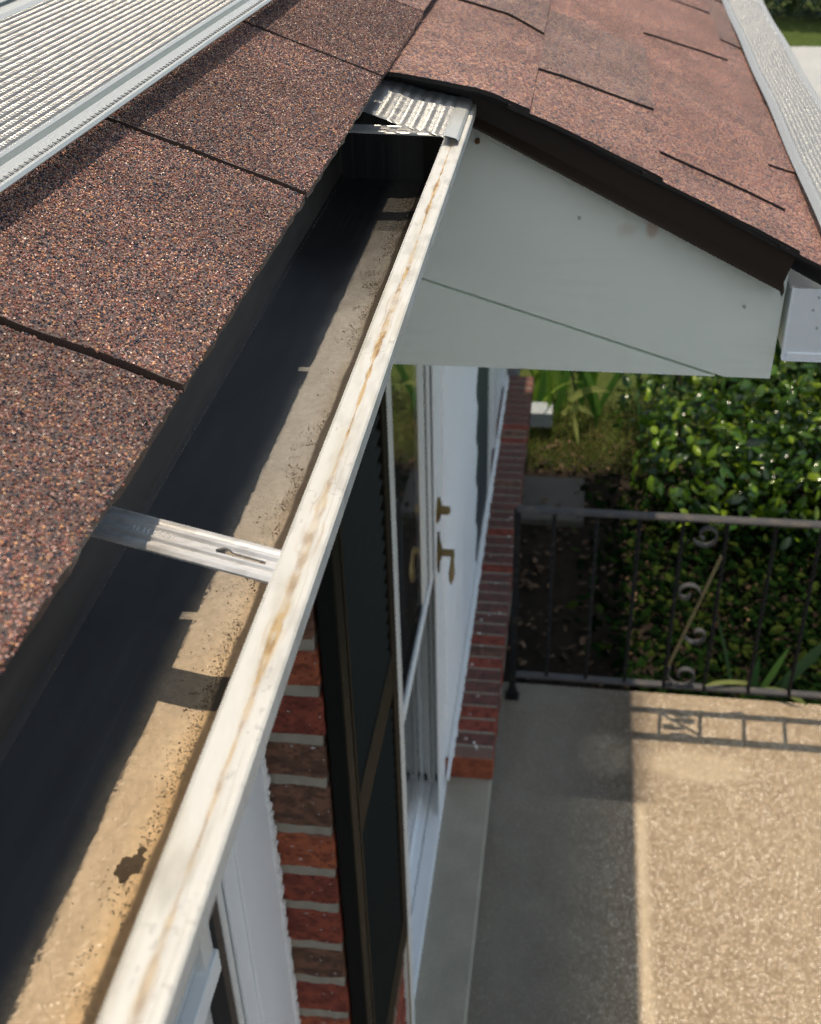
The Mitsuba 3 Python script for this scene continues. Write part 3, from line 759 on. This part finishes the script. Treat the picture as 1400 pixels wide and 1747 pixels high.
# ------------------------------------------------------------------ tall side window between the pier and the white door
D = 'house__side_window__'
add(D + 'casing', cbox(-.345, -.3125, 1.7725, 1.8560, -3.0, -.57, .003), 'frame_paint')
add(D + 'weather_strip', cbox(-.3122, -.3095, 1.7730, 1.7810, -3.0, -.57, .0006), 'gold_strip')
add(D + 'stile', cbox(-.425, -.3455, 1.80, 1.8555, -2.968, -.60, .002), 'frame_paint')
for x0, x1, y0, m in ((-.425, -.4125, 2.795, 'white_paint'), (-.4123, -.3985, 2.822, 'frame_paint'), (-.3983, -.3875, 2.806, 'frame_paint'), (-.3873, -.3838, 2.818, 'rubber'),
                      (-.3836, -.3735, 2.806, 'frame_paint'), (-.3733, -.3590, 2.822, 'frame_paint'), (-.3588, -.3452, 2.800, 'white_paint')):
    add(D + 'jamb', cbox(x0, x1, y0, 2.86, -2.968, -.60, .0012), m)
add(D + 'jamb_cap', cbox(-.3450, -.3385, 2.66, 2.8140, -2.968, -.57, .0015), 'white_paint')
for x in (-.4054, -.3662):
    add(D + 'track_plug', cbox(x - .0055, x + .0055, 2.8125, 2.8215, -2.9682, -2.945, .001), 'rubber')
add(D + 'sash_rail', cbox(-.368, -.3475, 1.857, 2.6595, -1.995, -1.958, .0015), 'white_paint')
add(D + 'sash_rail', cbox(-.3675, -.3535, 1.857, 2.4595, -1.957, -1.935, .0015), 'slate_paint')
add(D + 'sash_rail', cbox(-.424, -.4095, 1.857, 2.794, -2.968, -2.925, .0015), 'white_paint')
add(D + 'sash_rail', cbox(-.368, -.3475, 1.857, 2.6595, -.66, -.602, .0015), 'frame_paint')
add(D + 'pane', box(-.3525, -.3520, 1.857, 2.4600, -1.9345, -.661), 'glass')
add(D + 'stile', cbox(-.366, -.3495, 2.4605, 2.556, -1.9345, -.661, .002), 'frame_paint')
add(D + 'weather_strip', cbox(-.366, -.3515, 2.5565, 2.594, -1.9575, -.661, .001), 'rubber')
add(D + 'stile', cbox(-.366, -.3480, 2.5945, 2.6595, -1.9575, -.661, .002), 'frame_paint')
add(D + 'added_dark_backing', box(-.3720, -.3685, 1.857, 2.789, -1.9345, -.62), 'interior')  # dark board added behind the pane in place of an unlit interior
add(D + 'pane', box(-.4165, -.4160, 1.857, 2.794, -2.9245, -2.0), 'glass')
add(D + 'dark_room', box(-.60, -.50, 1.80, 2.86, -2.96, -.60), 'interior')
add(D + 'sill', cbox(-.425, -.3835, 1.857, 2.8220, -2.9995, -2.9690, .0015), 'panel_paint')
add(D + 'sill', cbox(-.3805, -.3365, 1.857, 2.8220, -2.9995, -2.9690, .0015), 'panel_paint')
add(D + 'sill_groove', box(-.3834, -.3806, 1.857, 2.8220, -2.9995, -2.9720), 'rubber')


def lathe_x(c, prof, n=18):
    a = np.arange(n) * 2 * np.pi / n
    v = np.array([[c[0] + x, c[1] + r * math.cos(t), c[2] + r * math.sin(t)] for x, r in prof for t in a])
    i, j = np.meshgrid(np.arange(len(prof) - 1), np.arange(n), indexing='ij')
    q = np.stack([i * n + j, i * n + (j + 1) % n, (i + 1) * n + (j + 1) % n, (i + 1) * n + j], -1).reshape(-1, 4)
    return vf((v, q))


B = 'house__door__'
add(B + 'deadbolt', lathe_x((-.3385, 2.70, -1.786), [(0, .0), (0, .037), (.004, .037), (.009, .026), (.0095, .0125), (.032, .0125), (.034, .011), (.038, .0)]), 'brass', smooth=35)
add(B + 'handle', lathe_x((-.3385, 2.70, -1.930), [(0, .0), (0, .033), (.004, .033), (.010, .022), (.0105, .011), (.046, .011), (.047, .0)]), 'brass', smooth=35)
lv = [(-.2965 + .0015 * math.sin(t * 3), 2.70 - .055 * t, -1.930 - .030 * t - .040 * t * t) for t in np.linspace(0, 1, 12)]
add(B + 'handle_lever', tube(lv, [.006, .0065, .006, .0055, .006, .0065, .0075, .0085, .009, .008, .005, .002], 10), 'brass', smooth=True)
a = np.linspace(0, 2 * np.pi, 26, endpoint=False)
add(B + 'handle_plate', prism(Polygon(np.stack([2.70 + .028 * np.cos(a), -1.930 + .070 * np.sin(a)], -1)), 'x', -.3385, -.3350), 'brass_dark')

# ------------------------------------------------------------------ white door and bay beyond the window, its brick sill
add(B + 'panel', cbox(-.41, -.3365, 2.8615, 4.52, -2.905, -.57, .002), 'panel_paint')
labels[B + 'panel'] = {'label': 'white door with brass handle and deadbolt'}
add(B + 'bottom_rail', cbox(-.3363, -.3300, 2.8620, 4.52, -2.905, -2.872, .001), 'frame_paint')
add(B + 'trim', cbox(-.41, -.3300, 4.522, 4.66, -2.9, -.57, .002), 'frame_paint')
add(B + 'trim', cbox(-.40, -.3440, 4.662, 5.60, -2.9, -.57, .002), 'white_paint')
add(B + 'trim', cbox(-.40, -.3320, 4.95, 5.02, -2.9, -.57, .002), 'frame_paint')
add(B + 'trim', cbox(-.41, -.3250, 5.602, 5.735, -2.9, -.57, .002), 'white_paint')
add(B + 'sill_strip', cbox(-.3298, -.3195, 2.76, 5.735, -2.905, -2.8905, .001), 'panel_paint')
v = []
y = 2.862
while y < 5.7:
    d = rng.uniform(.012, .03)
    v.append(cbox(-.3200, -.3150 + rng.uniform(-.0025, .003), y, y + d, -2.9025, -2.8935 + rng.uniform(-.002, .0015), .0015)); y += d * .95
add(B + 'caulk', join(*v), 'caulk', smooth=30)
zz = np.linspace(-2.925, -.58, 360)
wv = 3.93 - .055 * (zz + 1.9) * 0 + .036 * np.sin((zz + .3) * 2 * np.pi / .19) + .10 * (-.9 - zz) * .12
pts = list(zip(wv, zz)) + [(4.50, -.58), (4.50, -2.925)]
add('house__door__glazing', prism(pts, 'x', -.3405, -.3361), 'slate_paint', flag=False)
add('house__door__glazing_bar', cbox(-.3360, -.3338, 4.33, 4.4995, -2.925, -.58, .001), 'slate_paint', flag=False)
add('house__door__glazing_bar_001', cbox(-.3360, -.3346, 4.14, 4.20, -2.92, -.58, .001), 'slate_paint', flag=False)
labels['house__door__glazing'] = {'label': 'dark slate glazing with a wavy edge'}
S = 'house__brick_sill__brick'
y, k = 2.866, 0
cols = ['brick_dusty', 'brick_dusty', 'brick_dusty', 'brick_red', 'brick_brown', 'brick_dusty']
while y < 5.72:
    m = 'brick_orange' if k == 0 else cols[rng.integers(6)]
    dz = rng.uniform(-.0012, .0012)
    add(S, rough(cbox(-.40, -.183 + rng.uniform(-.0025, .002), y, y + .0575, -2.9985, -2.900 + dz, .003), .0010, 120, k, 1), m, smooth=35)
    y += .0672; k += 1
add('house__brick_sill__mortar', box(-.40, -.1865, 2.872, 5.73, -2.9990, -2.9032), 'mortar')
pts = np.stack([rng.uniform(-.30, -.19, 34), rng.uniform(2.9, 4.6, 34), np.full(34, -2.9)], -1)
add('house__brick_sill__paint_drips', join(*[rough(disc(p, rng.uniform(.0022, .0055), 'z', .0025, 9), .001, 400, i, 0) for i, p in enumerate(pts)]), 'caulk')
labels['house__brick_sill__paint_drips'] = {'label': 'white paint drips on the sill bricks', 'kind': 'stuff'}

# ------------------------------------------------------------------ porch, step
v, f = prism([(-.34, -.6), (2.6, -.6), (2.6, 3.432), (-.34, 3.432)], 'z', -3.6, -3.05)
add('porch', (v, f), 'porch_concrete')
lab('porch', 'tan exposed aggregate concrete porch floor, half in the shade of the roof', kind='structure')
add('porch__step', rough(cbox(-.60, -.186, -.6, 5.74, -3.0498, -3.0, .006), .0012, 14, 3, 5), 'step_concrete', smooth=40)
labels['porch__step'] = {'label': 'grey concrete ledge along the foot of the wall'}

# ------------------------------------------------------------------ railing
lab('railing', 'black wrought iron railing with a scroll panel closing the far end of the porch', 'railing')
YR_ = 3.355
tp = [(-.019, 0), (.019, 0), (.019, .006), (.013, .0105), (-.013, .0105), (-.019, .006)]
add('railing__top_rail', prism([(YR_ + a, -2.2005 + b) for a, b in tp], 'x', -.145, 2.4), 'iron_sunlit', smooth=30)
add('railing__bottom_rail', cbox(-.135, 2.4, YR_ - .015, YR_ + .015, -2.944, -2.932, .002), 'iron_sunlit')
add('railing__post', join(cbox(-.1555, -.1325, YR_ - .0115, YR_ + .0115, -3.045, -2.2010, .0015), cbox(-.170, -.118, YR_ - .024, YR_ + .024, -3.0495, -3.044, .002), cbox(-.161, -.127, YR_ - .017, YR_ + .017, -3.044, -3.012, .003)), 'iron')


def picket(x):
    n = 60; z = np.linspace(-2.9318, -2.2008, n)
    tw = np.where((z > -2.87) & (z < -2.26), (z + 2.87) * 2 * np.pi / .13, 0) + np.where(z >= -2.26, .61 * 2 * np.pi / .13, 0)
    r = .0080
    v = np.array([[x + r * math.cos(t + k * np.pi / 2 + np.pi / 4), YR_ + r * math.sin(t + k * np.pi / 2 + np.pi / 4), zz_] for zz_, t in zip(z, tw) for k in range(4)])
    i, j = np.meshgrid(np.arange(n - 1), np.arange(4), indexing='ij')
    q = np.stack([i * 4 + j, i * 4 + (j + 1) % 4, (i + 1) * 4 + (j + 1) % 4, (i + 1) * 4 + j], -1).reshape(-1, 4)
    return vf((v, q))


for x in (-.019, .126, .268, .412, .5575, .715, .860, 1.005, 1.15, 1.295, 1.44, 1.585, 1.73, 1.875, 2.02, 2.165):
    add('railing__picket', picket(x), 'iron')
for x in (.412, .5575, .715, .860, 1.005):
    add('railing__collar', cbox(x - .006, x + .006, YR_ - .0175, YR_ + .0175, -2.9462, -2.9302, .001), 'iron')


def spiral(c, r0, r1, a0, a1, n=40):
    t = np.linspace(0, 1, n)
    a = np.radians(a0 + (a1 - a0) * t); r = r0 + (r1 - r0) * t
    return [(c[0] + q * math.cos(w), c[1] + q * math.sin(w)) for q, w in zip(r, a)]


zx = lambda px, pz: (px, pz)
# the panel between x .412 and .5575: a long diagonal bar with a curl at each end and two C scrolls
dg = [(.5515, -2.345), (.4205, -2.848)]
add('railing__diagonal_bar', band(dg, .012, .0075, YR_), 'iron_tan_reflection')
labels['railing__diagonal_bar'] = {'label': 'diagonal bar across the scroll panel, tan from painted reflected light'}
add('railing__scroll', band(spiral((.4790, -2.885), .060, .018, 150, 560, 60), .021, .005, YR_), 'iron_sunlit')
add('railing__scroll', band(spiral((.4925, -2.262), .046, .016, -150, 250, 60), .021, .005, YR_), 'iron_sunlit')
add('railing__scroll', band(spiral((.4535, -2.512), .046, .012, 5, 330, 50), .021, .005, YR_), 'iron_sunlit')
add('railing__scroll', band(spiral((.5070, -2.690), .046, .012, 185, 505, 50), .021, .005, YR_), 'iron_sunlit')

# ------------------------------------------------------------------ ground, path, driveway
n = 90
gx, gy = np.meshgrid(np.concatenate([[-90, -30, -8], np.linspace(-2.5, 5, n), [9, 30, 90]]), np.concatenate([[-90, -20, -4], np.linspace(0, 9, n), [14, 30, 120]]), indexing='ij')
gz = -3.36 + .03 * (meshkit.fbm(np.stack([gx * 3, gy * 3, gx * 0], -1), 3) - .5) * ((np.abs(gx) < 6) & (gy > -3) & (gy < 10))
a, b = gx.shape
i, j = np.meshgrid(np.arange(a - 1), np.arange(b - 1), indexing='ij')
q = np.stack([i * b + j, (i + 1) * b + j, (i + 1) * b + j + 1, i * b + j + 1], -1).reshape(-1, 4)
add('ground', (np.stack([gx, gy, gz], -1).reshape(-1, 3), q), 'ground_mat', smooth=True)
lab('ground', 'bare soil and thin lawn round the porch', kind='structure')
add('path', rough(cbox(-.9, .12, 5.0, 5.42, -3.5, -3.325, .01), .004, 12, 2, 3), 'path_mat', smooth=40)
lab('path', 'grey paving slab beyond the railing at the corner of the house', kind='structure')
add('driveway', box(1.2, 40, 8.5, 16.0, -3.9, -3.335), 'drive_mat')
lab('driveway', 'pale concrete driveway in the distance', kind='structure')


# ------------------------------------------------------------------ plants
def leaves(pos, nrm, L, Wd, col, droop=.15):
    """8-triangle leaves: base at pos, roughly facing nrm"""
    n = len(pos)
    t = rng.normal(size=(n, 3)); t -= (t * nrm).sum(1, keepdims=True) * nrm; t /= np.linalg.norm(t, axis=1, keepdims=True)
    s = np.cross(nrm, t)
    prof = [(0, 0, 0), (.3, .42, -.05), (.3, -.42, -.05), (.35, 0, .05), (.68, .38, -.09), (.68, -.38, -.09), (.72, 0, .0), (1, 0, -.2)]
    v = np.stack([pos + L[:, None] * (a * t + dz * nrm) + Wd[:, None] * b * s for a, b, dz in prof], 1)
    f = np.array([[0, 3, 1], [0, 2, 3], [1, 3, 6], [1, 6, 4], [2, 6, 3], [2, 5, 6], [4, 6, 7], [6, 5, 7]])
    return (v.reshape(-1, 3), (f[None] + (np.arange(n) * 8)[:, None, None]).reshape(-1, 3)), np.repeat(col, 8, axis=0)


def shrub(key, blobs, n, L, palette, up=.5, lean=0.):
    ps, ns = [], []
    tot = sum(b[3] * b[4] for b in blobs)
    for cx, cy, cz, rx, ry, rz in [b for b in blobs]:
        m = int(n * rx * ry / tot)
        d = rng.normal(size=(m, 3)); d /= np.linalg.norm(d, axis=1, keepdims=True)
        r = 1 - np.abs(rng.normal(0, .16, m))
        bump = .82 + .36 * meshkit.fbm(d * 3 + [cx, cy, cz], 3, 3)
        p = np.array([cx, cy, cz]) + d * (r * bump)[:, None] * [rx, ry, rz]
        k = d * [1, 1, 1] + [0, 0, up] + rng.normal(size=(m, 3)) * .55
        ps.append(p); ns.append(k / np.linalg.norm(k, axis=1, keepdims=True))
    p, nn = np.vstack(ps), np.vstack(ns)
    keep = (p[:, 2] > -3.36) & ~((p[:, 1] < 3.46) & (p[:, 2] > -3.6))
    p, nn = p[keep], nn[keep]
    l = L[0] + (L[1] - L[0]) * rng.beta(1.1, 1.6, len(p))
    pal = np.array(palette)
    c = pal[rng.integers(len(pal), size=len(p))] * rng.uniform(.7, 1.25, (len(p), 1))
    g, gc = leaves(p, nn, l, l * rng.uniform(.36, .68, len(p)), c)
    add(key + '__crown', g, 'leaf', smooth=True, color=gc, flag=False)


G = [(.045, .11, .014), (.03, .08, .015), (.12, .22, .014), (.018, .045, .014), (.22, .33, .025), (.07, .15, .014)]
lab('shrub', 'large glossy broad-leaved evergreen shrub beyond the railing, right of the iris', 'shrub')
shrub('shrub', [(.92, 5.55, -2.75, .66, .72, .62), (1.55, 5.7, -2.6, .8, .8, .75), (1.2, 6.3, -2.5, .95, .7, .8), (2.3, 5.9, -2.6, .8, .8, .75), (.72, 5.05, -2.98, .40, .42, .36), (1.35, 4.95, -2.95, .5, .45, .40), (2.0, 5.0, -2.9, .6, .5, .45)], 12500, (.040, .100), G)
for k in range(12):
    x, y = rng.uniform(.6, 2.2), rng.uniform(5.1, 6.2)
    add('shrub__stem', tube([(x, y, -3.4), (x + rng.uniform(-.1, .1), y + rng.uniform(-.1, .1), -3.0), (x + rng.uniform(-.25, .25), y + rng.uniform(-.25, .25), -2.5)], [.012, .009, .005], 7), 'bark')
# low groundcover between porch and shrub
m = 6500
p = np.stack([rng.uniform(.05, 2.3, m), rng.uniform(3.5, 5.2, m), np.full(m, -3.34) + rng.uniform(0, .22, m)], -1)
den = meshkit.fbm(p * [2.2, 2.2, 0], 3, 9)
p = p[(den > .42) | (p[:, 0] > .5)]
p = p[p[:, 0] + rng.normal(0, .15, len(p)) > .28]
nn = rng.normal(size=p.shape) * .45 + [0, -.2, 1]; nn /= np.linalg.norm(nn, axis=1, keepdims=True)
l = rng.uniform(.03, .07, len(p))
c = np.array([(.010, .028, .008), (.018, .045, .011), (.008, .018, .007), (.06, .09, .02)])[rng.integers(4, size=len(p))] * rng.uniform(.6, 1.2, (len(p), 1))
g, gc = leaves(p, nn, l, l * .6, c)
add('groundcover', g, 'dull_leaf', color=gc)
lab('groundcover', 'low green groundcover leaves behind the railing', 'groundcover', kind='stuff')
m = 1500
p = np.stack([rng.uniform(-.25, 2.2, m), rng.uniform(3.47, 5.9, m), np.full(m, -3.345) + rng.uniform(0, .02, m)], -1)
nn = rng.normal(size=p.shape) * .35 + [0, 0, 1]; nn /= np.linalg.norm(nn, axis=1, keepdims=True)
l = rng.uniform(.025, .06, len(p))
c = np.array([(.13, .085, .05), (.17, .11, .065), (.08, .055, .035), (.26, .17, .11), (.03, .025, .02)])[rng.integers(5, size=len(p))] * rng.uniform(.35, .9, (len(p), 1))
g, gc = leaves(p, nn, l, l * .55, c)
add('leaf_litter', g, 'litter', color=gc)
lab('leaf_litter', 'brown dry leaf litter on the soil behind the railing', 'leaf litter', kind='stuff')


def blade(base, tip, w, curl, n=10, twist=0.):
    """a strap leaf with a keel from base to tip, bending by curl"""
    base, tip = np.array(base, float), np.array(tip, float)
    t = np.linspace(0, 1, n)
    p = base + (tip - base) * t[:, None] + np.array([0, 0, 1.0]) * (curl * 4 * t * (1 - t))[:, None]
    d = np.gradient(p, axis=0); d /= np.linalg.norm(d, axis=1, keepdims=True)
    s = np.cross(d, [math.cos(twist), math.sin(twist), .25]); s /= np.linalg.norm(s, axis=1, keepdims=True)
    nn = np.cross(s, d)
    ww = w * np.minimum(1, (1 - t) * 3.2 + .02) * (.75 + .25 * np.minimum(1, t * 4))
    v = np.stack([p + s * ww[:, None] / 2 + nn * ww[:, None] * .12, p, p - s * ww[:, None] / 2 + nn * ww[:, None] * .12], 1).reshape(-1, 3)
    i, j = np.meshgrid(np.arange(n - 1), np.arange(2), indexing='ij')
    a = (i * 3 + j).ravel()
    return vf((v, np.stack([a, a + 1, a + 4, a + 3], -1)))


def clump(key, blades):
    for b, t, w, c, col, tw in blades:
        m = blade(b, t, w, c, twist=tw)
        add(key + '__leaf', m, 'blade', smooth=True, color=np.tile([col], (len(m[0]), 1)))


gr, yl, dk = (.10, .19, .045), (.42, .47, .16), (.05, .10, .05)
lab('iris_plant', 'strap-leaved iris clump growing right behind the bottom rail at the right', 'iris plant')
clump('iris_plant', [((.735, 3.56, -3.3), (.60, 3.62, -2.77), .040, .02, dk, .3), ((.74, 3.54, -3.3), (.79, 3.6, -2.98), .045, .0, (.06, .14, .05), .9),
                     ((.75, 3.56, -3.3), (.90, 3.62, -2.93), .045, .02, (.09, .19, .05), .2), ((.77, 3.58, -3.3), (1.02, 3.66, -3.02), .05, .05, (.07, .14, .06), .0),
                     ((.73, 3.53, -3.3), (.735, 3.55, -3.02), .03, .0, (.17, .28, .05), .4), ((.78, 3.6, -3.3), (1.06, 3.55, -2.75), .045, .0, dk, .3)])
m = blade((.715, 3.38, -2.928), (.55, 3.34, -2.918), .030, .010, twist=1.5)
add('iris_plant__leaf', m, 'blade', smooth=True, color=np.tile([yl], (len(m[0]), 1)))
m = blade((.80, 3.46, -3.02), (.95, 3.40, -3.035), .035, .02, twist=1.5)
add('iris_plant__leaf', m, 'blade', smooth=True, color=np.tile([(.32, .40, .12)], (len(m[0]), 1)))
lab('iris_plant_001', 'sunlit iris clump with pale bent leaves at the corner of the house', 'iris plant')
bl = []
for k in range(64):
    x, y = rng.uniform(-.30, .22), rng.uniform(5.95, 7.3)
    bl.append(((x, y, -3.35), (x + rng.uniform(-.25, .3), y + rng.uniform(-.25, .4), -3.35 + rng.uniform(.35, .62)), rng.uniform(.035, .055), rng.uniform(0, .12), ((.19, .33, .04), (.27, .40, .07), (.09, .20, .04))[rng.integers(3)], rng.uniform(0, 3)))
bl += [((.02, 6.05, -3.2), (.24, 5.98, -3.1), .05, .04, yl, 1.5), ((-.02, 5.95, -3.24), (.16, 5.9, -3.22), .045, .05, yl, 1.5), ((-.0, 6.0, -3.2), (.08, 5.72, -3.3), .035, .04, yl, 1.5)]
clump('iris_plant_001', bl)
# grass tufts
vs, cs = [], []
for k in range(1600):
    x, y = rng.uniform(-.3, .5), rng.uniform(5.5, 6.3)
    h = rng.uniform(.04, .11)
    m = blade((x, y, -3.36), (x + rng.normal(0, .04), y + rng.normal(0, .04), -3.36 + h), .006, .0, n=4, twist=rng.uniform(0, 3))
    vs.append(m); cs.append(np.tile(np.array([(.14, .19, .045), (.24, .25, .08), (.10, .15, .04), (.30, .24, .12)])[rng.integers(4)] * rng.uniform(.7, 1.2), (len(m[0]), 1)))
add('grass', join(*vs), 'blade', color=np.vstack(cs))
lab('grass', 'thin sunlit grass between the slab and the iris clump', 'grass', kind='stuff')
# far bush by the driveway
lab('bush', 'dark rounded bush beyond the driveway at the top right corner', 'bush')
shrub('bush', [(3.5, 17.9, -2.5, 1.2, .9, .9), (5.2, 18.0, -2.3, 1.5, 1.0, 1.1), (2.3, 18.1, -2.3, 1.2, .9, 1.1)], 9000, (.08, .15), [(.05, .09, .04), (.08, .12, .06), (.04, .07, .03)])
for x in (2.2, 3.6, 5.4): add('bush__stem', tube([(x, 18., -3.5), (x + .05, 18., -2.9), (x - .1, 18.1, -2.2)], [.06, .05, .03], 8), 'bark')
# downspout elbow at the corner
lab('downspout', 'white downspout elbow sticking out at the far corner of the house', 'downspout')
ring = Polygon([(5.86, -3.27), (5.98, -3.27), (5.98, -3.19), (5.86, -3.19)]).buffer(.008)
add('downspout__elbow', prism(ring.difference(ring.buffer(-.006)), 'x', -.34, -.075), 'white_plastic')
add('downspout__pipe', cbox(-.34, -.27, 5.87, 5.97, -3.18, -.62, .006), 'white_plastic')
